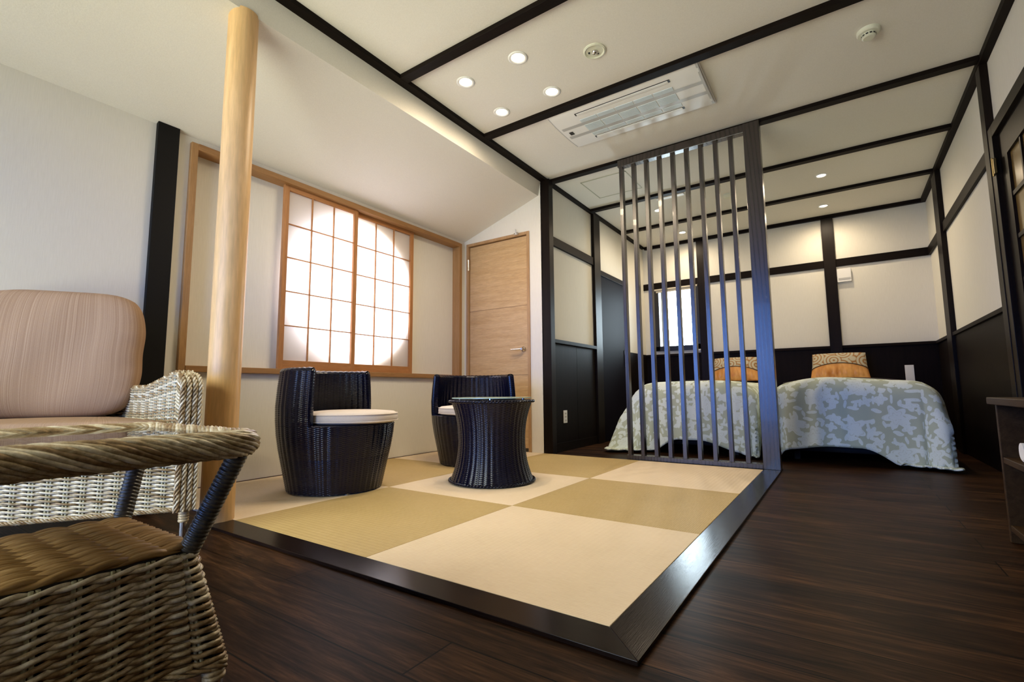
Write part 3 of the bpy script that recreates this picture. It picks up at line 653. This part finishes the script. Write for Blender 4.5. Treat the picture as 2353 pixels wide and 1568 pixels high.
# ================================================================== BEDS
def bed(cx, label, lab_d, lab_c, labcush, hw=.465, foot=3.36, seedp=0., side=0, aL=.2, aR=.2, flare=.04):
    e = tag(empty('bed', (cx, 4.42, 0)), label, 'bed', 'twin beds')
    B(-hw+.03, hw-.03, foot-4.42+.09, 5.44-4.42, .06, .32).build('bed_base', BEDBASE, e, bevel=.02)
    B(-hw+.01, hw-.01, foot-4.42+.06, 5.44-4.42, .32, .555).build('mattress', SHEET, e, bevel=.05)
    for sx in (-hw+.1, hw-.14):
        for sy in (foot-4.42+.15, .9): B(sx, sx+.04, sy, sy+.04, -.011, .06).build('leg', BEDBASE, e)
    s = MB(); nu, nv = 90, 110; uv = []; rows = []
    L = 5.25-foot; drop = .52; top = .585
    for i in range(nu+1):
        row = []
        sx = -(hw+drop*.95)+2*(hw+drop*.95)*i/nu
        for j in range(nv+1):
            tt = (L+drop)*j/nv
            if tt > L-.09:
                q_ = min(1., max(0., (abs(sx)-.08)/.36)); tt = L-.09+(tt-L+.09)*(.90+(aL if sx < 0 else aR)*q_*q_*(3-2*q_))
            inner = (sx*side > 0)
            if inner: sx_ = math.copysign(min(abs(sx), hw), sx)
            dx = max(0., abs(sx)-(hw-.09)); dy = max(0., tt-(L-.09)); d = math.hypot(dx, dy)
            puff = .045*max(0., 1-(min(abs(sx), hw)/hw)**2)+.012*math.sin(sx*9+tt*5+seedp)*math.sin(tt*4.1)
            bx = max(-(hw-.09), min(hw-.05, sx)); by = min(tt, L-.09)
            if d > 0:
                ux, uy = dx/d*(1 if sx > 0 else -1), dy/d
                r = .14; arc = r*PI/2
                if d < arc: o1 = r*math.sin(d/r); zz = -r*(1-math.cos(d/r))
                else: sl = .04+(flare-.04)*(abs(ux) if sx < 0 else 0); o1 = r+(d-arc)*sl; zz = -r-(d-arc)*.985
                ang = math.atan2(dy, dx)
                corner = math.sin(2*ang)
                k = min(1., max(0., (d-.08)/.3))
                o1 += k*corner*.05+k*.045*math.sin(ang*7.5+seedp+.8)*(corner)+k*.014*math.sin((bx*12 if dy > dx else by*11)+seedp)
                z = top+puff*max(0., 1-d*2)+zz
                if z < .012:
                    o1 += (.012-z)*.25; z = .012+.004*math.sin(sx*40+tt*33)
                x = bx+ux*o1; y = by+uy*o1
            else: x, y, z = bx, by, top+puff
            if side: x = x if x*side < 0 else math.copysign(min(abs(x), hw+.078), x)
            row.append((x, 5.25-y-4.42, z)); uv.append((sx+.3*seedp, tt))
        rows.append(row)
    s.grid(rows)
    o = s.build('duvet', FLOR, e, smooth=True, uv=uv)
    sol = o.modifiers.new('thick', 'SOLIDIFY'); sol.thickness = .012; sol.offset = -1
    # dark piping across the duvet near its foot edge and cream turn-down at the head
    path = [(-hw+.04+(2*hw-.08)*k/30, foot+.30-4.42+.05*math.sin(k/30*PI), top+.045*max(0, 1-((-hw+.04+(2*hw-.08)*k/30)/hw)**2)+.016) for k in range(31)]
    MB().tube(path, .0035, 6).build('piping', PIPING, o)
    B(-hw+.0, hw-.0, .60, 1.0, top-.01, top+.045).build('pillow_roll', SHEET, e, bevel=.02)
    # cushion
    c = tag(empty('bed_cushion', (cx-.02 if cx > 0 else cx+.10, 5.10, .655)), labcush, 'cushion', 'decorative bed cushions')
    c.rotation_euler = (math.radians(-22), 0, 0)
    W, Hh = .25, .30; nu, nv = 40, 28
    def P(u, v, side):
        x = (u-.5)*2; y = v*2-1
        edge = max(0., (1-abs(x)**2.6))*max(0., (1-abs(y)**2.6))
        wx = W*(1-.06*(1-abs(y))*0)*(1.06-.10*v); pin = .97+.03*abs(x*y)
        wr = (.010*math.sin(x*26+2*math.sin(x*9))*max(0., 1-v*2.2))*edge**.3
        return (x*wx*pin, side*(.075*edge**.42+wr*(side < 0)), v*Hh*1.0+.004)
    def arc(u): return .52-.20*abs(u-.5)**2*4*.8
    fl = {'b': MB(), 's': MB()}
    for key in ('b', 's'):
        rows = []
        for i in range(nu+1):
            u = i/nu; a = arc(u); lo, hi = (a, 1.) if key == 'b' else (0., a)
            rows.append([P(u, lo+(hi-lo)*j/nv, -1) for j in range(nv+1)])
        fl[key].grid(rows)
    rows = [[P(i/nu, j/nv, 1) for j in range(nv+1)] for i in range(nu, -1, -1)]
    fl['b'].grid(rows)
    fl['b'].build('brocade_cover', BROC, c, smooth=True); fl['s'].build('satin_panel', SATIN, c, smooth=True)
    MB().tube([Vector(P(i/40, arc(i/40), -1))+Vector((0, -.003, 0)) for i in range(41)], .004, 6).build('piping', PIPING, c)
    return e
bed(.495, 'right single bed with sage floral duvet hanging to the floor, beside the right wall', '', '', 'gold satin and brocade cushion on the right bed', seedp=.4, side=-1, aL=.06, aR=.30)
bed(-.655, 'left single bed with sage floral duvet, seen through the dark slatted screen', '', '', 'gold satin and brocade cushion on the left bed behind the slats', seedp=2.3, side=1, aL=.30, aR=.14, flare=.50)

# ================================================================== BLACK WOVEN TUB FURNITURE
def ribbed(s, Rf, z0, z1, a0, a1, inward=False, full=False, nrib=46, pz=.0052, amp=.0036):
    segs = max(8, int(nrib*(a1-a0)/(2*PI)*7)); nz = int((z1-z0)/pz*3)
    rows = []
    for j in range(nz+1):
        z = z0+(z1-z0)*j/nz; row = []
        for i in range(segs if full else segs+1):
            a = a0+(a1-a0)*i/segs
            rowi = int(z/pz); sg = 1 if rowi % 2 else -1
            h = amp*abs(math.cos(nrib*a/2))+.0013*abs(math.sin(PI*z/pz))+.0008*sg*math.cos(nrib*a)
            R = Rf(z)+(h-.003)*(-1 if inward else 1)
            row.append((R*math.cos(a), R*math.sin(a), z))
        if inward: row = row[::-1]
        rows.append(row)
    s.grid(rows, closev=full)
def lerp_prof(pts):
    def f(z):
        for (z0, r0), (z1, r1) in zip(pts, pts[1:]):
            if z <= z1: 
                k = max(0, (z-z0)/(z1-z0)); k = k*k*(3-2*k) if False else k; return r0+(r1-r0)*k
        return pts[-1][1]
    return f
CH = lerp_prof([(0,.262),(.08,.279),(.16,.296),(.24,.313),(.32,.326),(.40,.333),(.48,.335),(.58,.328),(.70,.316)])
def tubchair(loc, face, label):
    e = tag(empty('woven_tub_chair', (*loc, 0), face), label, 'chair', 'black woven tub chairs')
    s = MB(); ribbed(s, CH, .008, .375, 0, 2*PI, full=True)
    s.lathe([(.327, .372), (.320, .380), (.10, .380)], 0, 0, 80, False, True)
    s.fan([(.262*math.cos(a), .262*math.sin(a), .008) for a in [2*PI*k/48 for k in range(48)]], True)
    s.build('base', BRAT, e, smooth=True)
    a0, a1 = math.radians(84), math.radians(276); th = .05
    s = MB(); ribbed(s, CH, .376, .675, a0, a1)
    ribbed(s, lambda z: CH(z)-th, .376, .675, a0, a1, inward=True)
    n = 90; rows = []
    for i in range(n+1):
        a = a0+(a1-a0)*i/n; ro = CH(.675)+.0; row = []
        for k in range(9):
            ph = PI*k/8; rr = ro-th/2+(th/2+.001)*math.cos(ph); zz = .675+.020*math.sin(ph)+.0018*math.sin(26*a*2)
            row.append((rr*math.cos(a), rr*math.sin(a), zz))
        rows.append(row)
    s.grid(rows[::-1])
    for a, fl in ((a0, 1), (a1, -1)):
        rows = []
        for j in range(60):
            z = .376+.30*j/59; row = []
            for k in range(9):
                ph = PI*k/8; rr = CH(z)-th/2+(th/2)*math.cos(ph); aa = a-fl*(.035*math.sin(ph)+.003*abs(math.sin(PI*z/.0075)))
                row.append((rr*math.cos(aa), rr*math.sin(aa), z))
            if fl < 0: row = row[::-1]
            rows.append(row)
        s.grid(rows)
        top = rows[-1]; c = (sum(p[0] for p in top)/9, sum(p[1] for p in top)/9, .694)
        n0 = len(s.v); s.v += [tuple(p) for p in top]+[c]
        for k in range(8): s.f.append((n0+k, n0+k+1, n0+9))
    s.build('backrest', BRAT, e, smooth=True)
    # round cushion with piping
    s = MB(); R = .275; cx = .085
    s.lathe([(.02, .384), (R-.02, .384), (R-.004, .392), (R, .405), (R, .420), (R-.004, .433), (R-.022, .444), (R*.6, .452), (.02, .455)], cx, 0, 64)
    c = s.build('seat_cushion', SEATW, e, smooth=True); c['label'] = 'cream round seat cushion'
    s = MB()
    for z, rr in ((.394, R), (.433, R-.001)): s.tube([(cx+rr*math.cos(a), rr*math.sin(a), z) for a in [2*PI*k/72 for k in range(72)]], .0028, 6, closed=True)
    s.build('cushion_piping', SEATW, c, smooth=True)
    for k in range(6):
        a = 2*PI*k/6+.3; q = MB(); q.lathe([(.014, 0.0), (.014, .012)], .235*math.cos(a), .235*math.sin(a), 12); q.build('foot', METAL, e)
    return e
c1 = tubchair((-2.010, .690), math.radians(22), 'near black woven tub chair with cream cushion, beside the shoji window')
def copy_tree(o, parent=None):
    c = o.copy(); COL.objects.link(c); c.parent = parent
    for ch in list(o.children): copy_tree(ch, c)
    return c
c2 = copy_tree(c1); c2.location = (-1.945, 1.905, 0); c2.rotation_euler = (0, 0, math.radians(-50))
c2['label'] = 'far black woven tub chair with cream cushion, between oak door and glass-topped table'

tb = tag(empty('woven_glass_table', (-1.36, 1.36, 0)), 'black woven hourglass table with round glass top between the two tub chairs', 'table')
def TBp(z):
    k = (z/.505*2-1); return .209+.053*abs(k+.0)**2.2*(1.06 if k < 0 else .98)
s = MB(); ribbed(s, TBp, .006, .488, 0, 2*PI, full=True, nrib=42)
s.lathe([(TBp(.488)-.01, .482), (.262, .486), (.270, .494), (.262, .503), (.235, .505)], 0, 0, 96, False, True)
rows = []
s.build('woven_base', BRAT, tb, smooth=True)
for q in range(2):
    s = MB()
    s.tube([( (.266+.004*math.cos(40*a+PI*q))*math.cos(a), (.266+.004*math.cos(40*a+PI*q))*math.sin(a), 0.495+.005*math.sin(40*a+PI*q)) for a in [2*PI*k/480 for k in range(480)]], .0045, 5, closed=True)
    s.build('rim_strand', BRAT, tb, smooth=True); s = MB()
    s.tube([( (.266+.004*math.cos(40*a+PI*q))*math.cos(a), (.266+.004*math.cos(40*a+PI*q))*math.sin(a), .012+.004*math.sin(40*a+PI*q)) for a in [2*PI*k/480 for k in range(480)]], .0045, 5, closed=True)
    s.build('foot_strand', BRAT, tb, smooth=True)
s = MB(); s.lathe([(.252, .5125), (.252, .5185)], 0, 0, 96); s.build('glass_top', GLASSE, tb)
for k in range(4):
    a = 2*PI*k/4+.6; q = MB(); q.lathe([(.010, .503), (.010, .5125)], .2*math.cos(a), .2*math.sin(a), 12); q.build('glass_spacer', METAL, tb)
for k in range(4):
    a = 2*PI*k/4+.2; q = MB(); q.lathe([(.010, .0), (.010, .010)], .235*math.cos(a), .235*math.sin(a), 12); q.build('foot', METAL, tb)

# ================================================================== WICKER WEAVES
def weave(S, length, v0, v1, pitch_s, pitch_v, r, A, Bv, closed=False, stake=None, step=8, rs=None, jit=.0):
    """twined rows over paired stakes; S(s, v) -> (point, normal)"""
    mb = MB(); st = MB()
    nrow = max(1, int(round((v1-v0)/pitch_v))); ns = max(2, int(round(length/pitch_s))); ps = length/ns
    npt = ns*step
    for i in range(nrow):
        v = v0+(i+.5)*(v1-v0)/nrow
        for ph in (0, PI):
            path = []
            jr = random.uniform(-jit, jit)
            for k in range(npt if closed else npt+1):
                ss = length*k/npt; th = PI*ss/ps+ph
                p, n = S(ss, v+Bv*math.sin(th)+jr); path.append(Vector(p)+Vector(n)*(A*math.cos(th)))
            mb.tube(path, r, 5, closed=closed, caps=False, mi=random.choice((0, 0, 1, 1, 2)))
    rr = rs or r*1.1
    for k in range(ns if closed else ns+1):
        ss = length*k/ns
        for off in (-rr*1.15, rr*1.15):
            path = []
            for j in range(9):
                v = v0+(v1-v0)*j/8; p, n = S(min(max(ss+off, 0), length), v); path.append(Vector(p)-Vector(n)*.000)
            st.tube(path, rr, 5, caps=False)
    return mb, st
def braid(path, R, r, nstr, turns, closed=False):
    """rope-like wrap of nstr strands around a path"""
    P = [Vector(p) for p in path]; m = len(P); mb = MB()
    T = [((P[(i+1) % m]-P[i-1]) if closed else (P[min(i+1, m-1)]-P[max(i-1, 0)])).normalized() for i in range(m)]
    L = [0.]
    for i in range(1, m): L.append(L[-1]+(P[i]-P[i-1]).length)
    LT = L[-1]+((P[0]-P[-1]).length if closed else 0)
    fr = []
    nrm = (Vector((0,0,1))-T[0]*T[0].z) if abs(T[0].z) < .9 else (Vector((1,0,0))-T[0]*T[0].x)
    nrm.normalize()
    for i in range(m):
        nrm = (nrm-T[i]*nrm.dot(T[i])).normalized(); fr.append((nrm.copy(), T[i].cross(nrm)))
    for q in range(nstr):
        pts = []
        for i in range(m):
            a = 2*PI*(q/nstr+turns*L[i]/LT); rr = R*(1+.05*math.sin(a*3+q*2.1+L[i]*60))
            pts.append(P[i]+(fr[i][0]*math.cos(a)+fr[i][1]*math.sin(a))*rr)
        mb.tube(pts, r, 5, closed=closed, caps=False, mi=random.choice((0, 1, 1, 2)))
    return mb
def wrapcoil(p0, p1, R, pitch, bow=None, n=10):
    """straight or bowed pole closely wrapped with cane rings"""
    p0, p1 = Vector(p0), Vector(p1); L = (p1-p0).length; m = int(L/pitch)*6
    path = []; rad = []
    for i in range(m+1):
        k = i/m; p = p0.lerp(p1, k)
        if bow: p = p+Vector(bow)*math.sin(PI*k)
        path.append(p); rad.append(R*(1+.13*abs(math.sin(PI*i/6))-.06))
    return MB().tube(path, rad, 14)
def rrect(cx, cy, hx, hy, r, n=10, seg=12):
    """closed rounded rectangle points, counter-clockwise"""
    pts = []
    for (sx, sy, a0) in ((1,1,0),(-1,1,PI/2),(-1,-1,PI),(1,-1,1.5*PI)):
        for k in range(seg+1):
            a = a0+PI/2*k/seg; pts.append((cx+sx*(hx-r)+r*math.cos(a), cy+sy*(hy-r)+r*math.sin(a)))
    # resample
    P = [Vector((*p, 0)) for p in pts]; res = []; 
    tot = sum((P[i]-P[i-1]).length for i in range(len(P)))
    N_ = int(tot/.008); step = tot/N_; acc = 0; i = 0; cur = P[0]; res = [cur.copy()]
    idx = 1; need = step
    while len(res) < N_:
        nx = P[idx % len(P)]; d = (nx-cur).length
        if d < need: need -= d; cur = nx; idx += 1
        else: cur = cur+(nx-cur)*(need/d); res.append(cur.copy()); need = step
    return res, tot

# ------------------------------------------------------------------ wicker side table (near left)
TX, TY = -.718, -.86
wt = tag(empty('wicker_side_table', (TX, TY, 0)), 'wicker side table with inset glass top and woven lower box, nearest the camera', 'table')
hx = .248; zt = .459; Rr = .0215
ring, tot = rrect(0, 0, hx-.0, hx-.0, .045)
br = braid([(p.x, p.y, zt) for p in ring], Rr, .0052, 17, 6, closed=True)
br.build('top_rim', WICK, wt, smooth=True)
MB().tube([(p.x, p.y, zt) for p in ring], Rr-.002, 12, closed=True).build('rim_core', LINER, wt, smooth=True)
B(-hx+.012, hx-.012, -hx+.012, hx-.012, zt+.010, zt+.016).build('glass_top', GLASS, wt)
B(-hx+.01, hx-.01, -hx+.01, hx-.01, zt-.012, zt+.004).build('top_board', STRIP, wt)
# lower box: sides flare outward towards the foot
hs = .185
def boxring(z):
    k = max(0., min(1., (.262-z)/.205)); return hs+.012*k, .085*k**1.3
ring2, tot2 = rrect(0, 0, hs, hs, .028)
def Sbox(s_, v):
    i = (s_/tot2*len(ring2)) % len(ring2); a = int(i) % len(ring2); b = (a+1) % len(ring2); f = i-int(i)
    p = ring2[a].lerp(ring2[b], f); q = ring2[(a+2) % len(ring2)]-ring2[a-2]; q.normalize(); n = Vector((q.y, -q.x, 0))
    k = max(0., min(1., (.262-v)/.205))
    cornerness = (min(abs(p.x), abs(p.y))/hs)**7
    off = .010*k+.088*cornerness*k**.9
    d = Vector((p.x, p.y, 0)).normalized()
    return (p.x+d.x*off, p.y+d.y*off, v), n
mb, st = weave(Sbox, tot2, .062, .262, .050, .0132, .0046, .0066, .0031, closed=True, rs=.0034, step=8, jit=.0006)
mb.build('woven_box', WICK, wt, smooth=True); st.build('box_stakes', WICKS, wt, smooth=True)
s = MB(); rows = [[Vector(Sbox(tot2*k/80, z)[0])*1.0-Vector(Sbox(tot2*k/80, z)[1])*.009 for k in range(80)] for z in (.058, .12, .19, .255)]
s.grid(rows, closev=True); s.fan(rows[0], True); s.build('box_gap_backing', LINER, wt)
# bottom edge and top edge braids
bt = braid([Sbox(tot2*k/150, .058)[0] for k in range(150)], .006, .0038, 4, 16, closed=True); bt.build('box_bottom_braid', WICK, wt, smooth=True)
# shelf surface: wavy flat cane
s = MB(); nx = 22
for i in range(nx):
    x = -hs+.004+(2*hs-.008)*(i+.5)/nx
    for ph in (0, PI):
        s.tube([(x+.003*math.sin(14*y*PI+ph), y, .268+.0045*math.cos(y*2*PI/.106+ph+i*PI)) for y in [-hs+.004+(2*hs-.008)*k/64 for k in range(65)]], .0070, 5, caps=False)
s.build('shelf_weave', STRIP, wt, smooth=True)
B(-hs+.004, hs-.004, -hs+.004, hs-.004, .252, .264).build('shelf_board', LINER, wt)
for sx in (-1, 1):
    for sy in (-1, 1):
        c = hs-.012
        lg = wrapcoil((sx*(c), sy*(c), .262), (sx*(hx-.014), sy*(hx-.020), zt-.012), .0175, .0078); lg = lg.build('strut', WRAP, wt, smooth=True)
        cc = hs+.027
        ft = wrapcoil((sx*cc*1.0, sy*cc, .030), (sx*cc*.985, sy*cc*.985, .066), .0185, .0085); ft = ft.build('leg', WICK, wt, smooth=True)
        q = MB(); q.tube([(sx*cc*1.0, sy*cc, -.012), (sx*cc*1.0, sy*cc, .032)], .0145, 16); q.build('foot', METAL, ft)

# ------------------------------------------------------------------ wicker armchair
F = Vector((-1.675, -.235, 0)); dv = Vector((-.553, -.833, 0)); nv_ = Vector((-.833, .553, 0))
Wd = 1.16
def W_(a, b, z=0.): p = F+dv*a+nv_*b; return Vector((p.x, p.y, z))
sf = tag(empty('wicker_armchair', tuple(W_(.58, .3))), 'wide wicker armchair with striped taupe cushions against the window wall', 'armchair')
org = Vector(sf.location)
def pl(mb, nm, m, **k):
    mb.v = [tuple(Vector(p)-org) for p in mb.v]; return mb.build(nm, m, sf, **k)
# apron
def Sapr(s_, v): return tuple(W_(s_+.03, .012, v)), tuple(-nv_)
mb, st = weave(Sapr, Wd-.06, .105, .415, .050, .0150, .0047, .0062, .0034, rs=.0042, step=8, jit=.0005)
pl(mb, 'front_apron', WICK, smooth=True); pl(st, 'apron_stakes', WICKS, smooth=True)
s = MB(); s.extrude_poly([(.02, .022), (Wd-.02, .022), (Wd-.02, .035), (.02, .035)], lambda p, k: tuple(W_(p[0], p[1], (.105, .41)[k]))); pl(s, 'apron_gap_backing', LINER)
s = braid([W_(.0+.01*k, .006, .103) for k in range(int(Wd*100)+1)], .006, .0036, 4, 26); pl(s, 'apron_bottom_braid', WICK, smooth=True)
# arms: right one starts at (0,0) and runs to (.36,.50); the left mirrored
def arm(mir):
    def A(s_, off=0.):
        k = s_/.62
        a = .0+.345*k+.03*math.sin(PI*k)*0; b = .0+.53*k
        dx, dy = .345, .53; l = math.hypot(dx, dy); na, nb = dy/l, -dx/l      # inward (towards larger a)
        a2, b2 = a+na*off, b+nb*off
        if mir: a2 = Wd-a2
        return a2, b2
    def ztop(s_):
        k = s_/.62; 
        if k < .12: return .60+.045*math.sin(k/.12*PI/2)
        return .645-.06*(k-.12)/.5 if k < .62 else .585+.0*(k)
    def Sin(s_, v):
        zz = .40+(ztop(s_)-.40)*v; a, b = A(s_, .030); n = (dv*.84*(1 if not mir else -1)-nv_*.54); return tuple(W_(a, b, zz)), tuple(n.normalized())
    def Sout(s_, v):
        zz = .105+(ztop(s_)-.105)*v; a, b = A(s_, -.030); n = -(dv*.84*(1 if not mir else -1)-nv_*.54); return tuple(W_(a, b, zz)), tuple(n.normalized())
    def SinV(s_, v): return Sin(s_, (v-.0))
    mb, st = weave(Sin, .62, 0., 1., .044, .060, .0044, .0050, .013, rs=.0034, step=7)
    mb2, st2 = weave(Sout, .62, 0., 1., .034, .024, .0036, .0036, .005, rs=.0030, step=7)
    n0 = len(mb.v); nf0 = len(mb.f); mb.mi.update({q+nf0: k for q, k in mb2.mi.items()}); mb.v += mb2.v; mb.f += [tuple(i+n0 for i in f) for f in mb2.f]
    n0 = len(st.v); st.v += st2.v; st.f += [tuple(i+n0 for i in f) for f in st2.f]
    a_ = pl(mb, 'arm', WICK, smooth=True); pl(st, 'arm_stakes', WICKS, smooth=True)
    s = MB(); rows = []
    for k in range(21):
        s_ = .62*k/20; a0_, b0_ = A(s_, .020); a1_, b1_ = A(s_, -.020)
        rows.append([W_(a0_, b0_, .11), W_(a0_, b0_, ztop(s_)-.008), W_(a1_, b1_, ztop(s_)-.008), W_(a1_, b1_, .11)])
    s.grid(rows, closev=True); s.fan(rows[0]); s.fan(rows[-1], True); pl(s, 'arm_liner', mat('wicker_backing', (.10,.075,.045), .7))
    # front border: three braids going up the front edge and over the top
    for j, off in enumerate((.030, .010, -.012, -.032)):
        path = []
        a0_, b0_ = A(0, off)
        for k in range(46): path.append(W_(a0_-0*.004, b0_-.014, .10+(.575-.10)*k/45))
        for k in range(1, 9):
            ph = PI/2*k/9; aa, bb = A(.07*(1-math.cos(ph)), off); path.append(W_(aa, bb-.014*(1-k/9), .575+.06*math.sin(ph)))
        for k in range(1, 40):
            s_ = .07+.55*k/39; aa, bb = A(s_, off*.8); path.append(W_(aa, bb, ztop(s_)+.002))
        pl(braid(path, .0075, .0042, 4, 15), 'arm_border_braid', WICK, smooth=True)
    a0_, b0_ = A(.012, 0)
    lg = wrapcoil(W_(a0_, b0_+.002, .055), W_(a0_, b0_+.002, .105), .018, .0085); lg = pl(lg, 'leg', WICK, smooth=True)
    q = MB(); q.tube([W_(a0_, b0_+.002, -.012)-org, W_(a0_, b0_+.002, .06)-org], .013, 14); q.build('foot', METAL, lg)
    a0_, b0_ = A(.60, 0)
    lg = wrapcoil(W_(a0_, b0_, .055), W_(a0_, b0_, .105), .018, .0085); lg = pl(lg, 'leg', WICK, smooth=True)
    q = MB(); q.tube([W_(a0_, b0_, -.012)-org, W_(a0_, b0_, .06)-org], .013, 14); q.build('foot', METAL, lg)
arm(False); arm(True)
# backrest shell
def Sback(s_, v): return tuple(W_(.345+s_, .535+.05*v, .11+.83*v)), tuple(-nv_)
mb, st = weave(Sback, Wd-.69, 0, 1, .034, .020, .0036, .0036, .004, step=6); pl(mb, 'backrest', WICK, smooth=True)
s = MB(); s.extrude_poly([(.35, .54), (Wd-.35, .54), (Wd-.35, .56), (.35, .56)], lambda p, k: tuple(W_(p[0], p[1]+(.0, .05)[k], (.11, .93)[k]))); pl(s, 'backrest_gap_backing', LINER)
# seat cushion (trapezoid following the arms)
def cushion_grid(corners, z0, z1, r=.03, n=24):
    s = MB(); rows = []
    prof = [(0, .0), (.0, 0)]
    def pt(u, v): # bilinear
        a = corners[0].lerp(corners[1], u); b = corners[3].lerp(corners[2], u); return a.lerp(b, v)
    top = []; bot = []
    for i in range(n+1):
        rt_, rb = [], []
        for j in range(n+1):
            u, v = i/n, j/n; p = pt(u, v); e = (1-abs(2*u-1)**10)*(1-abs(2*v-1)**10); h = (z1-z0)/2*max(e, 0)**.35
            bul = .010*(1-abs(2*u-1)**2)*(1-abs(2*v-1)**2)
            rt_.append((p.x, p.y, (z0+z1)/2+h+bul)); rb.append((p.x, p.y, (z0+z1)/2-h))
        top.append(rt_); bot.append(rb[::-1])
    s.grid(top); s.grid(bot); return s
s = cushion_grid([W_(.035, .012), W_(Wd-.035, .012), W_(Wd-.37, .53), W_(.37, .53)], .385, .452); uvc = [(i/24*1.1, j/24*.5) for i in range(25) for j in range(25)]
o = pl(s, 'seat_cushion', CUSH, smooth=True, uv=uvc+uvc); o['label'] = 'striped taupe seat cushion'
# back cushion
s = MB(); nu, nvv = 60, 48; a0, a1 = .310, Wd-.19; z0, z1 = .450, 1.035
def Pc(u, v, side):
    x = 2*u-1; y = 2*v-1
    ed = max(0., 1-abs(x)**5)**.5*max(0., 1-abs(y)**5)**.5
    # superellipse outline with rounded shoulders
    xx = x*(1-.17*abs(y)**5-.006*math.cos(y*9))
    yy = y*(1-.13*abs(x)**5)
    wr = .006*math.sin(y*17+2.0)*abs(x)**8+.004*math.sin(x*7+y*3)
    dep = .085*ed**.75+wr*ed
    zc = (z0+z1)/2+yy*(z1-z0)/2
    b = .475+(zc-z0)*.10
    return W_((a0+a1)/2+xx*(a1-a0)/2, b-side*dep, zc)
f1 = [[Pc(i/nu, j/nvv, 1) for j in range(nvv+1)] for i in range(nu+1)]; f2 = [[Pc(i/nu, j/nvv, -.75) for j in range(nvv+1)] for i in range(nu, -1, -1)]
s.grid(f1); s.grid(f2)
uvc = [(i/nu*.66, j/nvv*.6) for i in range(nu+1) for j in range(nvv+1)]
o = pl(s, 'back_cushion', CUSH, smooth=True, uv=uvc+uvc); o['label'] = 'tall striped taupe back cushion'

# ================================================================== cabinet at the right edge
cb = tag(empty('open_cabinet', (1.15, .97, 0)), 'low brown wooden open shelf cabinet against the right wall', 'cabinet')
def pc_(mb, nm, m, **k): return pp(mb, nm, m, cb, **k)
pc_(B(.945, 1.334, .50, 1.455, .492, .518), 'top', WALNUT, bevel=.003)
pc_(B(.965, 1.334, 1.418, 1.44, -.011, .492), 'side_panel', WALNUT, bevel=.002)
pc_(B(.965, 1.334, .51, .532, -.011, .492), 'side_panel', WALNUT, bevel=.002)
pc_(B(.968, 1.334, .532, 1.418, .275, .297), 'shelf', WALNUT, bevel=.002)
pc_(B(.968, 1.334, .532, 1.418, .03, .052), 'shelf', WALNUT, bevel=.002)
pc_(B(1.32, 1.334, .532, 1.418, .03, .492), 'back_panel', WALNUT)
s = MB(); s.tube([(.0, -.0, 0), (.30, 0, 0)], .030, 20)
s2 = MB(); 
for k in range(5): s2.tube([(-.001, 0, 0), (.0, 0, 0)], .030-.006*k, 20)
o = s.build('rolled_towel', mat('white_towel', (.85,.86,.9), .8), smooth=False); o.location = (.98, 1.235, .336); o.data.transform(Matrix.Identity(4))
tag(o, 'white rolled towel on a folded cloth in the brown cabinet', 'towel')
o = B(-.14, .15, -.05, .05, 0, .009).build('folded_cloth', MATS['white_towel'], bevel=.003); o.location = (1.13, 1.235, .2975)
tag(o, 'flat white cloth under the rolled towel in the brown cabinet', 'cloth')

# portals at the other windows
area('portal_round_window', (-2.90, cy_, cz_), (1, 0, 0), 1.25, 1.25, 1, (1,1,1), portal=True)
area('portal_bedroom_window', ((bx0+bx1)/2, YB+.16, (bz0+bz1)/2), (0, -1, 0), .6, .9, 1, (1,1,1), portal=True)
